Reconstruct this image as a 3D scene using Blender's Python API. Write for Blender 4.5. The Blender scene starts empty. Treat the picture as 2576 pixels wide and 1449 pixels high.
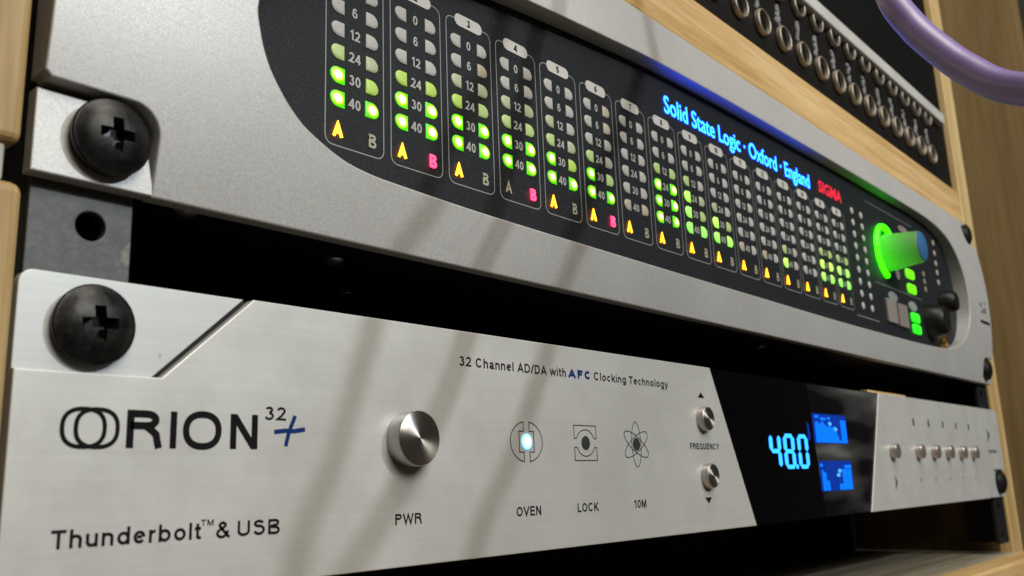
import bpy, bmesh, math, random
from mathutils import Vector, Matrix
random.seed(7)
S = bpy.context.scene
MM = 0.001

# ------------------------------------------------------------------ camera, world, lamps, exposure
cam_d = bpy.data.cameras.new('camera'); cam = bpy.data.objects.new('camera', cam_d); S.collection.objects.link(cam)
CR = ((0.66219367, -0.74843786, -0.03661025), (0.13984523, 0.17143395, -0.97521983), (0.73616768, 0.64066463, 0.21818794))
right, down, fwd = (Vector(r) for r in CR)
m = Matrix.Identity(4)
for i in range(3):
    m[i][0] = right[i]; m[i][1] = -down[i]; m[i][2] = -fwd[i]
m[0][3], m[1][3], m[2][3] = -44.521*MM, -124.584*MM, -31.368*MM
cam.matrix_world = m
cam_d.sensor_fit = 'HORIZONTAL'; cam_d.sensor_width = 36
cam_d.lens = 2267.2/2576*36
cam_d.clip_start = 0.005; cam_d.clip_end = 60
cam_d.dof.use_dof = True; cam_d.dof.focus_distance = 0.19; cam_d.dof.aperture_fstop = 35
S.camera = cam

w = bpy.data.worlds.new('World'); S.world = w; w.use_nodes = True
w.node_tree.nodes['Background'].inputs[0].default_value = (1.0, 0.86, 0.66, 1)
w.node_tree.nodes['Background'].inputs[1].default_value = 0.035

def lamp(name, loc, target, size, power, col):
    d = bpy.data.lights.new(name, 'AREA'); d.shape = 'DISK'; d.size = size; d.energy = power; d.color = col
    o = bpy.data.objects.new(name, d); S.collection.objects.link(o)
    o.location = Vector(loc)*MM
    o.rotation_euler = (Vector(target)-Vector(loc)).to_track_quat('-Z', 'Y').to_euler()
    return o
lamp('key_lamp', (490, -1105, 560), (150, 0, 0), 0.034, 4.7, (0.84, 0.93, 1.0))
lamp('front_fill', (-10, -930, 640), (170, 0, 10), 0.62, 8.9, (1.0, 0.95, 0.84))  # broad warm fill added in front, source unseen
lamp('overhead_lamp', (60, -330, 900), (170, -20, 20), 0.45, 4.2, (1.0, 0.93, 0.80))

S.view_settings.view_transform = 'Standard'; S.view_settings.look = 'None'
S.view_settings.exposure = 0.0; S.view_settings.gamma = 1.0
S.render.engine = 'CYCLES'
S.cycles.caustics_reflective = False; S.cycles.caustics_refractive = False

# ------------------------------------------------------------------ materials
def nodes(name):
    mt = bpy.data.materials.new(name); mt.use_nodes = True
    nt = mt.node_tree; return mt, nt, nt.nodes['Principled BSDF']
def simple(name, col, rough=0.5, metal=0.0, spec=0.5, emit=None, es=0.0, coat=0.0):
    mt, nt, b = nodes(name)
    b.inputs['Base Color'].default_value = (*col, 1); b.inputs['Roughness'].default_value = rough
    b.inputs['Metallic'].default_value = metal; b.inputs['Specular IOR Level'].default_value = spec
    b.inputs['Coat Weight'].default_value = coat
    if emit:
        b.inputs['Emission Color'].default_value = (*emit, 1); b.inputs['Emission Strength'].default_value = es
    return mt
def add(nt, t, **kw):
    n = nt.nodes.new(t)
    for k, v in kw.items(): setattr(n, k, v)
    return n
def objcoord(nt, scale):
    g = add(nt, 'ShaderNodeNewGeometry'); mp = add(nt, 'ShaderNodeMapping')
    mp.inputs['Scale'].default_value = scale; nt.links.new(g.outputs['Position'], mp.inputs['Vector']); return mp
def noise(nt, vec, scale, detail=3, rough=0.5):
    n = add(nt, 'ShaderNodeTexNoise'); n.inputs['Scale'].default_value = scale
    n.inputs['Detail'].default_value = detail; n.inputs['Roughness'].default_value = rough
    nt.links.new(vec.outputs['Vector'], n.inputs['Vector']); return n
def ramp(nt, fac, stops):
    r = add(nt, 'ShaderNodeValToRGB'); e = r.color_ramp.elements
    while len(e) < len(stops): e.new(0.5)
    for el, (p, c) in zip(e, stops): el.position = p; el.color = (*c, 1)
    nt.links.new(fac, r.inputs['Fac']); return r
def bump(nt, b, height, strength, dist):
    n = add(nt, 'ShaderNodeBump'); n.inputs['Strength'].default_value = strength; n.inputs['Distance'].default_value = dist
    nt.links.new(height, n.inputs['Height']); nt.links.new(n.outputs['Normal'], b.inputs['Normal'])

def mat_silver():      # fine-grained metallic lacquer with sparkle
    mt, nt, b = nodes('silver_lacquer')
    v = objcoord(nt, (1, 1, 1))
    n1 = noise(nt, v, 2600, 2, 0.7); n2 = noise(nt, v, 45, 4); n3 = noise(nt, v, 5200, 1)
    r = ramp(nt, n1.outputs['Fac'], [(0.30, (0.46, 0.456, 0.449)), (0.72, (0.60, 0.596, 0.588))])
    mx = add(nt, 'ShaderNodeMix', data_type='RGBA', blend_type='MULTIPLY'); mx.inputs['Factor'].default_value = 1
    r2 = ramp(nt, n2.outputs['Fac'], [(0.3, (0.93, 0.92, 0.91)), (0.7, (1, 1, 1))])
    nt.links.new(r.outputs['Color'], mx.inputs['A']); nt.links.new(r2.outputs['Color'], mx.inputs['B'])
    n4 = noise(nt, v, 3300, 1, 0.5); r4 = ramp(nt, n4.outputs['Fac'], [(0.66, (0, 0, 0)), (0.80, (0.55, 0.55, 0.55))])
    m4 = add(nt, 'ShaderNodeMix', data_type='RGBA'); m4.inputs['B'].default_value = (0.80, 0.79, 0.77, 1)
    nt.links.new(r4.outputs['Color'], m4.inputs['Factor']); nt.links.new(mx.outputs['Result'], m4.inputs['A'])
    nt.links.new(m4.outputs['Result'], b.inputs['Base Color'])
    r3 = ramp(nt, n3.outputs['Fac'], [(0.35, (0.38,)*3), (0.7, (0.52,)*3)])
    nt.links.new(r3.outputs['Color'], b.inputs['Roughness'])
    b.inputs['Metallic'].default_value = 0.22
    bump(nt, b, n1.outputs['Fac'], 0.10, 0.00010); return mt
def mat_brushed(name='brushed_aluminium', lo=(0.60, 0.60, 0.585), hi=(0.65, 0.648, 0.635)):
    mt, nt, b = nodes(name)
    v = objcoord(nt, (14, 60, 1500)); n1 = noise(nt, v, 1.0, 5, 0.65)
    v2 = objcoord(nt, (1, 1, 1)); n2 = noise(nt, v2, 30, 5, 0.6)
    v3 = objcoord(nt, (60, 60, 5200)); n3 = noise(nt, v3, 1.0, 3, 0.6)
    r = ramp(nt, n1.outputs['Fac'], [(0.3, lo), (0.72, hi)])
    r2 = ramp(nt, n2.outputs['Fac'], [(0.3, (0.94, 0.935, 0.92)), (0.7, (1, 1, 1))])
    r4 = ramp(nt, n3.outputs['Fac'], [(0.3, (0.965,)*3), (0.7, (1, 1, 1))])
    mx = add(nt, 'ShaderNodeMix', data_type='RGBA', blend_type='MULTIPLY'); mx.inputs['Factor'].default_value = 1
    mx2 = add(nt, 'ShaderNodeMix', data_type='RGBA', blend_type='MULTIPLY'); mx2.inputs['Factor'].default_value = 1
    nt.links.new(r.outputs['Color'], mx.inputs['A']); nt.links.new(r2.outputs['Color'], mx.inputs['B'])
    nt.links.new(mx.outputs['Result'], mx2.inputs['A']); nt.links.new(r4.outputs['Color'], mx2.inputs['B'])
    n5 = noise(nt, v2, 420, 2, 0.5); r5 = ramp(nt, n5.outputs['Fac'], [(0.735, (0, 0, 0)), (0.77, (0.6, 0.6, 0.6))])
    m5 = add(nt, 'ShaderNodeMix', data_type='RGBA'); m5.inputs['B'].default_value = (0.34, 0.33, 0.30, 1)
    nt.links.new(r5.outputs['Color'], m5.inputs['Factor']); nt.links.new(mx2.outputs['Result'], m5.inputs['A'])
    nt.links.new(m5.outputs['Result'], b.inputs['Base Color'])
    n6 = noise(nt, v2, 55, 5, 0.7); r6 = ramp(nt, n6.outputs['Fac'], [(0.35, (0.34,)*3), (0.68, (0.52,)*3)])
    nt.links.new(r6.outputs['Color'], b.inputs['Roughness'])
    b.inputs['Metallic'].default_value = 0.3
    bump(nt, b, n3.outputs['Fac'], 0.06, 0.0001); return mt
def mat_blackpanel():
    mt, nt, b = nodes('textured_black_panel')
    v = objcoord(nt, (1, 1, 1)); n1 = noise(nt, v, 2400, 2, 0.7); n2 = noise(nt, v, 60, 3)
    r = ramp(nt, n1.outputs['Fac'], [(0.35, (0.007, 0.008, 0.010)), (0.62, (0.017, 0.019, 0.023)), (0.78, (0.05, 0.054, 0.06))])
    nt.links.new(r.outputs['Color'], b.inputs['Base Color'])
    b.inputs['Roughness'].default_value = 0.6; b.inputs['Specular IOR Level'].default_value = 0.22
    bump(nt, b, n1.outputs['Fac'], 0.5, 0.00012); return mt
def mat_wood(name, axis, c0, c1, c2, fine=1.0, rough=0.55):
    mt, nt, b = nodes(name)
    sc = {'x': (5, 110, 110), 'z': (110, 110, 5), 'y': (110, 5, 110)}[axis]
    v = objcoord(nt, tuple(s*fine for s in sc)); n1 = noise(nt, v, 1.0, 6, 0.62)
    v2 = objcoord(nt, tuple(s*fine*7 for s in sc)); n2 = noise(nt, v2, 1.0, 3, 0.6)
    r = ramp(nt, n1.outputs['Fac'], [(0.34, c0), (0.5, c1), (0.66, c2)])
    r2 = ramp(nt, n2.outputs['Fac'], [(0.34, (0.83, 0.78, 0.69)), (0.58, (1, 1, 1))])
    mx = add(nt, 'ShaderNodeMix', data_type='RGBA', blend_type='MULTIPLY'); mx.inputs['Factor'].default_value = 1
    nt.links.new(r.outputs['Color'], mx.inputs['A']); nt.links.new(r2.outputs['Color'], mx.inputs['B'])
    nt.links.new(mx.outputs['Result'], b.inputs['Base Color']); b.inputs['Roughness'].default_value = rough
    bump(nt, b, n2.outputs['Fac'], 0.15, 0.0003); return mt
def mat_rail():
    mt, nt, b = nodes('grey_steel')
    v = objcoord(nt, (1, 1, 1)); n1 = noise(nt, v, 700, 4, 0.7); n2 = noise(nt, v, 110, 4, 0.7)
    r = ramp(nt, n1.outputs['Fac'], [(0.3, (0.060, 0.063, 0.066)), (0.7, (0.105, 0.108, 0.11))])
    r2 = ramp(nt, n2.outputs['Fac'], [(0.62, (0, 0, 0)), (0.76, (1, 1, 1))])
    mx = add(nt, 'ShaderNodeMix', data_type='RGBA'); mx.inputs['B'].default_value = (0.22, 0.21, 0.18, 1)
    nt.links.new(r2.outputs['Color'], mx.inputs['Factor']); nt.links.new(r.outputs['Color'], mx.inputs['A'])
    nt.links.new(mx.outputs['Result'], b.inputs['Base Color'])
    b.inputs['Metallic'].default_value = 0.3; b.inputs['Roughness'].default_value = 0.5
    bump(nt, b, n1.outputs['Fac'], 0.2, 0.0002); return mt
def mat_led(name, core, mid, rim, cs, ms, rs, base=(0.5, 0.6, 0.3), r0=0.16, r1=0.38, r2=0.60):
    # a lit lens: hot die in the middle, coloured plastic round it
    mt, nt, b = nodes(name)
    tc = add(nt, 'ShaderNodeTexCoord'); mp = add(nt, 'ShaderNodeMapping')
    mp.inputs['Location'].default_value = (-0.5, 0, -0.5); mp.inputs['Scale'].default_value = (1, 0, 1)
    nt.links.new(tc.outputs['Generated'], mp.inputs['Vector'])
    ln = add(nt, 'ShaderNodeVectorMath', operation='LENGTH'); nt.links.new(mp.outputs['Vector'], ln.inputs[0])
    sc = lambda c, s: tuple(x*s for x in c)
    r = ramp(nt, ln.outputs['Value'], [(r0, sc(core, 1)), (r1, sc(mid, ms/cs)), (r2, sc(rim, rs/cs))])
    b.inputs['Base Color'].default_value = (*base, 1); b.inputs['Roughness'].default_value = 0.35
    oi = add(nt, 'ShaderNodeObjectInfo'); mr = add(nt, 'ShaderNodeMapRange'); mr.inputs['To Min'].default_value = cs*0.72; mr.inputs['To Max'].default_value = cs*1.15
    nt.links.new(oi.outputs['Random'], mr.inputs['Value']); nt.links.new(mr.outputs['Result'], b.inputs['Emission Strength'])
    nt.links.new(r.outputs['Color'], b.inputs['Emission Color'])
    return mt
def mat_translucent():
    mt, nt, b = nodes('translucent_knob')
    b.inputs['Base Color'].default_value = (0.16, 0.17, 0.13, 1); b.inputs['Roughness'].default_value = 0.5
    tr = add(nt, 'ShaderNodeBsdfTranslucent'); tr.inputs['Color'].default_value = (0.6, 0.62, 0.5, 1)
    mx = add(nt, 'ShaderNodeMixShader'); mx.inputs['Fac'].default_value = 0.45
    nt.links.new(b.outputs['BSDF'], mx.inputs[1]); nt.links.new(tr.outputs['BSDF'], mx.inputs[2])
    nt.links.new(mx.outputs['Shader'], nt.nodes['Material Output'].inputs['Surface']); return mt
def mat_screw():
    mt, nt, b = nodes('black_oxide')
    v = objcoord(nt, (1, 1, 1)); n1 = noise(nt, v, 500, 4, 0.7); n2 = noise(nt, v, 1800, 2, 0.6)
    r = ramp(nt, n1.outputs['Fac'], [(0.4, (0.004, 0.004, 0.0045)), (0.70, (0.013, 0.012, 0.011))])
    r2 = ramp(nt, n1.outputs['Fac'], [(0.3, (0.30,)*3), (0.7, (0.50,)*3)])
    nt.links.new(r.outputs['Color'], b.inputs['Base Color']); nt.links.new(r2.outputs['Color'], b.inputs['Roughness'])
    b.inputs["Specular IOR Level"].default_value = 0.36; bump(nt, b, n2.outputs['Fac'], 0.25, 0.0001); return mt
def mat_knobtop():
    mt, nt, b = nodes('turned_aluminium')
    b.inputs['Base Color'].default_value = (0.68, 0.655, 0.62, 1); b.inputs['Metallic'].default_value = 1
    b.inputs['Roughness'].default_value = 0.36; b.inputs['Anisotropic'].default_value = 0.9; b.inputs['Anisotropic Rotation'].default_value = 0.25
    tg = add(nt, 'ShaderNodeTangent', direction_type='RADIAL', axis='Y'); nt.links.new(tg.outputs['Tangent'], b.inputs['Tangent'])
    return mt

def coatrough(mt, r):
    mt.node_tree.nodes['Principled BSDF'].inputs['Coat Roughness'].default_value = r; return mt
M = dict(
    silver=mat_silver(), brushed=mat_brushed(), corner=mat_brushed('brushed_corner', (0.56, 0.575, 0.575), (0.64, 0.655, 0.655)),
    panel=mat_blackpanel(), acrylic=simple('black_acrylic', (0.001, 0.001, 0.0015), 0.08, spec=0.13),
    blackmetal=simple('black_sheet_metal', (0.012, 0.012, 0.013), 0.45, spec=0.4),
    screw=mat_screw(),
    rail=mat_rail(), blackrail=simple('black_rail_steel', (0.008, 0.008, 0.010), 0.6, spec=0.3),
    pine=mat_wood('pine_front', 'x', (0.48, 0.29, 0.10), (0.62, 0.41, 0.18), (0.73, 0.52, 0.27)),
    pinez=mat_wood('pine_upright', 'z', (0.44, 0.28, 0.11), (0.58, 0.41, 0.18), (0.67, 0.50, 0.26)), pinel=mat_wood('pine_yellowed', 'z', (0.32, 0.20, 0.072), (0.43, 0.295, 0.122), (0.50, 0.365, 0.17), 1.6),
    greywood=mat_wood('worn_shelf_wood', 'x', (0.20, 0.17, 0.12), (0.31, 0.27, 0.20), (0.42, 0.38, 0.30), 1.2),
    brownwood=mat_wood('brown_panel', 'z', (0.20, 0.128, 0.048), (0.245, 0.162, 0.064), (0.275, 0.186, 0.077), 0.30),
    led_off=simple('unlit_lens', (0.46, 0.455, 0.435), 0.5, spec=0.3), led_warm=simple('unlit_lens_warm', (0.48, 0.41, 0.33), 0.45),
    led_faint=simple('barely_lit_lens', (0.43, 0.46, 0.32), 0.45, emit=(0.35, 0.6, 0.12), es=0.05),
    led_tint=simple('dimly_lit_lens', (0.42, 0.53, 0.24), 0.45, emit=(0.42, 0.75, 0.08), es=0.12),
    led_strong=simple('half_lit_lens', (0.38, 0.52, 0.12), 0.45, emit=(0.42, 0.80, 0.03), es=0.22),
    led_on=mat_led('lit_green_lens', (1.0, 1.0, 0.62), (0.66, 1.0, 0.03), (0.10, 0.95, 0.0), 4.0, 1.6, 1.0, r0=0.10, r1=0.31, r2=0.47, base=(0.03, 0.16, 0.01)),
    led_onb=mat_led('lit_green_lens_far', (1.0, 0.95, 0.10), (0.50, 1.0, 0.0), (0.10, 0.95, 0.0), 1.5, 1.15, 0.9),
    grn=simple('lit_green_button', (0.1, 0.5, 0.02), 0.4, emit=(0.16, 1.0, 0.0), es=1.05),
    grn2=simple('lit_green_key', (0.05, 0.5, 0.02), 0.4, emit=(0.01, 1.0, 0.015), es=1.0),
    ring=simple('lit_green_ring', (0.05, 0.5, 0.02), 0.4, emit=(0.014, 1.0, 0.0), es=8.0),
    amber=simple('lit_amber', (0.6, 0.4, 0.05), 0.4, emit=(1.0, 0.36, 0.012), es=4.0),
    pink=simple('lit_pink', (0.6, 0.1, 0.3), 0.4, emit=(1.0, 0.03, 0.085), es=3.4),
    boff=simple('unlit_letter', (0.36, 0.35, 0.25), 0.5), blue=simple('lit_blue', (0.02, 0.2, 0.6), 0.4, emit=(0.005, 0.060, 1.0), es=24.0),
    red=simple('lit_red', (0.5, 0.02, 0.04), 0.4, emit=(0.9, 0.02, 0.05), es=0.75),
    print_l=simple('pale_print', (0.27, 0.29, 0.29), 0.5), print_n=simple('pale_numerals', (0.40, 0.41, 0.39), 0.5),
    print_d=simple('black_print', (0.010, 0.009, 0.010), 0.85, spec=0.06), print_b=simple('blue_print', (0.008, 0.030, 0.15), 0.8, spec=0.08),
    print_g=simple('grey_print', (0.16, 0.15, 0.13), 0.6),
    plate=simple('pale_plate', (0.58, 0.56, 0.53), 0.5), keygrey=simple('grey_key', (0.25, 0.22, 0.20), 0.5),
    digit=simple('lit_digit', (0.02, 0.2, 0.5), 0.4, emit=(0.02, 0.27, 1.0), es=2.6),
    lcd=simple('lit_screen_back', (0.0, 0.02, 0.2), 0.3, emit=(0.0, 0.018, 0.20), es=1.0),
    lcdbar=simple('lit_screen_bars', (0.0, 0.1, 0.5), 0.3, emit=(0.0, 0.17, 1.0), es=1.0),
    lcddot=simple('lit_screen_dots', (0.1, 0.3, 0.6), 0.3, emit=(0.03, 0.33, 0.85), es=1.0),
    oven=mat_led('lit_pale_blue', (0.40, 0.85, 1.0), (0.10, 0.55, 1.0), (0.02, 0.22, 0.9), 2.2, 1.5, 0.9, r0=0.25, r1=0.40),
    ledgrey=simple('unlit_grey_lens', (0.035, 0.04, 0.038), 0.35),
    knobside=simple('knob_side_metal', (0.42, 0.42, 0.42), 0.3, metal=1.0), knobtop=mat_knobtop(),
    button=simple('satin_button_metal', (0.50, 0.46, 0.43), 0.38, metal=0.85),
    softknob=mat_translucent(), core=simple('green_glow_emitter', (0.05, 0.5, 0.02), 0.5, emit=(0.05, 1.0, 0.0), es=9.0), cap=simple('blue_knob_cap', (0.030, 0.13, 0.30), 0.45),
    nickel=simple('nickel_ring', (0.40, 0.35, 0.29), 0.5, metal=0.7), gold=simple('brass', (0.55, 0.38, 0.18), 0.3, metal=1.0),
    hole=simple('dark_hole', (0.004, 0.004, 0.004), 0.8, spec=0.1), patch=simple('patch_panel_black', (0.006, 0.005, 0.004), 0.55, spec=0.2),
    bar=mat_brushed('label_strip_aluminium', (0.66, 0.65, 0.62), (0.80, 0.79, 0.76)),
    tab=simple('worn_grey_mark', (0.22, 0.22, 0.23), 0.6),
    cable=coatrough(simple('purple_rubber', (0.27, 0.185, 0.50), 0.46, spec=0.9, coat=0.55), 0.36), cable2=simple('dark_rubber', (0.04, 0.04, 0.045), 0.4),
    shade_wood=mat_wood('shade_darkened_wood', 'z', (0.07, 0.04, 0.016), (0.13, 0.075, 0.03), (0.17, 0.10, 0.04), 0.5),
    dowel=simple('grey_plug', (0.42, 0.40, 0.36), 0.5),
)

def mat_reflection():  # grey streaks painted into the colour, for a reflection in the display
    mt, nt, b = nodes('painted_reflection')
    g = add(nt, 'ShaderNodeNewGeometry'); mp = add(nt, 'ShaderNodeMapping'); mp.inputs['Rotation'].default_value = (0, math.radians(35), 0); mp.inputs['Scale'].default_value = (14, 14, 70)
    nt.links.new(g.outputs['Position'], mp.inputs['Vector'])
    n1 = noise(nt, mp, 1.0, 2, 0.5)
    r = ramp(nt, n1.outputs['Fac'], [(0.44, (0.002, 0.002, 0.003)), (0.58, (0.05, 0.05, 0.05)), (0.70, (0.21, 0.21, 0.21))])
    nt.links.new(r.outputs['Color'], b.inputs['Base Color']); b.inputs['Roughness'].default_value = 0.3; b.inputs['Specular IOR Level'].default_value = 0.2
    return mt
M['reflection'] = mat_reflection()

# ------------------------------------------------------------------ mesh building (all lengths in mm, world axes: x right, y into the rack, z up)
WLOC = {}
def link(name, verts, faces, mats, parent=None, fm=None, smooth=False, recentre=True):
    xs, ys, zs = zip(*verts)
    c = Vector(((min(xs)+max(xs))/2, (min(ys)+max(ys))/2, (min(zs)+max(zs))/2))
    me = bpy.data.meshes.new(name)
    me.from_pydata([(Vector(v)-c)*MM for v in verts], [], faces)
    for t in (mats if isinstance(mats, (list, tuple)) else [mats]): me.materials.append(M[t])
    if fm:
        for p, i in zip(me.polygons, fm): p.material_index = i
    if smooth:
        for p in me.polygons: p.use_smooth = True
        me.set_sharp_from_angle(angle=math.radians(35))
    me.update()
    o = bpy.data.objects.new(name, me); S.collection.objects.link(o)
    place(o, c, parent); return o
def place(o, c, parent=None):
    if parent is not None:
        o.parent = parent; o.location = (Vector(c)-WLOC[parent.name])*MM
    else: o.location = Vector(c)*MM
    WLOC[o.name] = Vector(c)
def copy_at(src, c, parent=None):
    o = src.copy(); S.collection.objects.link(o); place(o, c, parent); return o
def empty(name, loc):
    o = bpy.data.objects.new(name, None); S.collection.objects.link(o); o.empty_display_size = 0.01; place(o, Vector(loc)); return o
def tag(o, label=None, cat=None, group=None, kind=None):
    for k, v in (('label', label), ('category', cat), ('group', group), ('kind', kind)):
        if v: o[k] = v
    return o
class B:
    def __init__(s): s.v = []; s.f = []; s.m = []
    def put(s, vs, fs, mi=0):
        n = len(s.v); s.v += [tuple(q) for q in vs]; s.f += [tuple(i+n for i in f) for f in fs]; s.m += [mi]*len(fs); return s
    def mesh(s, me, mi=0): return s.put(me[0], me[1], mi)
    def link(s, name, mats, parent=None, smooth=False): return link(name, s.v, s.f, mats, parent, s.m, smooth)
def fromcurve(cu):
    o = bpy.data.objects.new('tmp', cu); S.collection.objects.link(o)
    dg = bpy.context.evaluated_depsgraph_get(); dg.update()
    me = bpy.data.meshes.new_from_object(o.evaluated_get(dg))
    vs = [tuple(v.co) for v in me.vertices]; fs = [tuple(p.vertices) for p in me.polygons]
    bpy.data.objects.remove(o); bpy.data.meshes.remove(me); bpy.data.curves.remove(cu)
    return vs, fs
def flat(outlines, y0, y1, bev=0.0, seg=2):
    """a plate in the x-z plane from front y0 to back y1; further outlines are holes"""
    cu = bpy.data.curves.new('tmpc', 'CURVE'); cu.dimensions = '2D'; cu.fill_mode = 'BOTH'
    for pts in outlines:
        sp = cu.splines.new('POLY'); sp.points.add(len(pts)-1); sp.use_cyclic_u = True
        for q, (x, z) in zip(sp.points, pts): q.co = (x, z, 0, 1)
    h = (y1-y0)/2; cu.extrude = h-bev; cu.bevel_depth = bev; cu.bevel_resolution = seg; cu.offset = -bev
    vs, fs = fromcurve(cu); yc = (y0+y1)/2
    return [(x, yc-z, y) for x, y, z in vs], fs
_txt = {}
def text(s, x, z, y, cap=None, width=None, align='l', bold=0.0, shear=0.0, sx=1.0):
    """lettering lying on the plane y: baseline z, cap height, left or centre x; width stretches it"""
    cu = bpy.data.curves.new('tmpt', 'FONT'); cu.body = s; cu.size = 1; cu.offset = bold; cu.shear = shear; cu.resolution_u = 4
    vs, fs = fromcurve(cu)
    if 'H' not in _txt:
        c2 = bpy.data.curves.new('tmph', 'FONT'); c2.body = 'H'; c2.size = 1
        _txt['H'] = max(v[1] for v in fromcurve(c2)[0])
    k = cap/_txt['H']; x0 = min(v[0] for v in vs); x1 = max(v[0] for v in vs)
    kx = width/(x1-x0) if width else k*sx
    ox = x - x0*kx if align == 'l' else x-(x0+x1)/2*kx
    return [(ox+v[0]*kx, y, z+v[1]*k) for v in vs], fs
def arc(cx, cz, r, a0, a1, n, rz=None):
    rz = rz or r
    return [(cx+r*math.cos(math.radians(a0+(a1-a0)*i/n)), cz+rz*math.sin(math.radians(a0+(a1-a0)*i/n))) for i in range(n+1)]
def rrect(x0, z0, x1, z1, r, n=5):
    return arc(x1-r, z1-r, r, 0, 90, n)+arc(x0+r, z1-r, r, 90, 180, n)+arc(x0+r, z0+r, r, 180, 270, n)+arc(x1-r, z0+r, r, 270, 360, n)
def poly(pts, y): return [(x, y, z) for x, z in pts], [tuple(range(len(pts)))[::-1]]
def stroke(pts, wd, y, closed=False):
    """a printed line of constant width along pts"""
    n = len(pts); L = []; R = []
    for i in range(n):
        a = Vector(pts[(i-1) % n] if closed or i else pts[i]); b_ = Vector(pts[(i+1) % n] if closed or i < n-1 else pts[i])
        q = Vector(pts[i]); t1 = (q-a); t2 = (b_-q)
        t1 = t1.normalized() if t1.length > 1e-9 else t2.normalized(); t2 = t2.normalized() if t2.length > 1e-9 else t1
        t = (t1+t2); t = t.normalized() if t.length > 1e-6 else t1
        nn = Vector((-t.y, t.x)); nn *= wd/2/max(0.38, nn.dot(Vector((-t1.y, t1.x))))
        L.append(q+nn); R.append(q-nn)
    vs = [(q.x, y, q.y) for q in L]+[(q.x, y, q.y) for q in R]
    return vs, [(i, (i+1) % n, n+(i+1) % n, n+i) for i in range(n if closed else n-1)]
def box(x0, x1, y0, y1, z0, z1, bev=0.0):
    bm = bmesh.new(); bmesh.ops.create_cube(bm, size=1)
    for v in bm.verts:
        v.co = Vector((x0 if v.co.x < 0 else x1, y0 if v.co.y < 0 else y1, z0 if v.co.z < 0 else z1))
    if bev: bmesh.ops.bevel(bm, geom=list(bm.edges), offset=bev, segments=3, affect='EDGES', profile=0.5)
    bm.verts.index_update(); r = [tuple(v.co) for v in bm.verts], [tuple(v.index for v in f.verts) for f in bm.faces]
    bm.free(); return r
def lathe(prof, cx, cz, n=40, cap=True):
    """revolve (radius, y) pairs about the y axis through (cx, cz)"""
    vs = []; fs = []
    for r, y in prof:
        for i in range(n):
            a = 2*math.pi*i/n; vs.append((cx+r*math.cos(a), y, cz+r*math.sin(a)))
    for j in range(len(prof)-1):
        for i in range(n):
            fs.append((j*n+i, j*n+(i+1) % n, (j+1)*n+(i+1) % n, (j+1)*n+i))
    if cap:
        fs.append(tuple(range(n))[::-1]); fs.append(tuple((len(prof)-1)*n+i for i in range(n)))
    return vs, fs
def catmull(pts, n=10, closed=False):
    out = []; P = [Vector(p) for p in pts]; N = len(P)
    for i in range(N if closed else N-1):
        g = (lambda j: P[j % N]) if closed else (lambda j: P[max(0, min(N-1, j))])
        a, b_, c, d = g(i-1), g(i), g(i+1), g(i+2)
        for k in range(n):
            t = k/n
            out.append(0.5*((2*b_)+(c-a)*t+(2*a-5*b_+4*c-d)*t*t+(3*b_-a-3*c+d)*t**3))
    if not closed: out.append(P[-1])
    return out
def tube(pts, r, n=24):
    P = [Vector(p) for p in pts]; vs = []; fs = []
    up = Vector((0, 0, 1))
    for i, q in enumerate(P):
        t = (P[min(i+1, len(P)-1)]-P[max(i-1, 0)]).normalized()
        a = t.cross(up); a = a.normalized() if a.length > 1e-4 else Vector((1, 0, 0)); b_ = t.cross(a).normalized()
        rr = r[i] if isinstance(r, (list, tuple)) else r
        for k in range(n):
            an = 2*math.pi*k/n; vs.append(tuple(q+a*math.cos(an)*rr+b_*math.sin(an)*rr))
    for i in range(len(P)-1):
        for k in range(n): fs.append((i*n+k, (i+1)*n+k, (i+1)*n+(k+1) % n, i*n+(k+1) % n))
    fs.append(tuple(range(n))); fs.append(tuple((len(P)-1)*n+k for k in range(n))[::-1])
    return vs, fs


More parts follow.
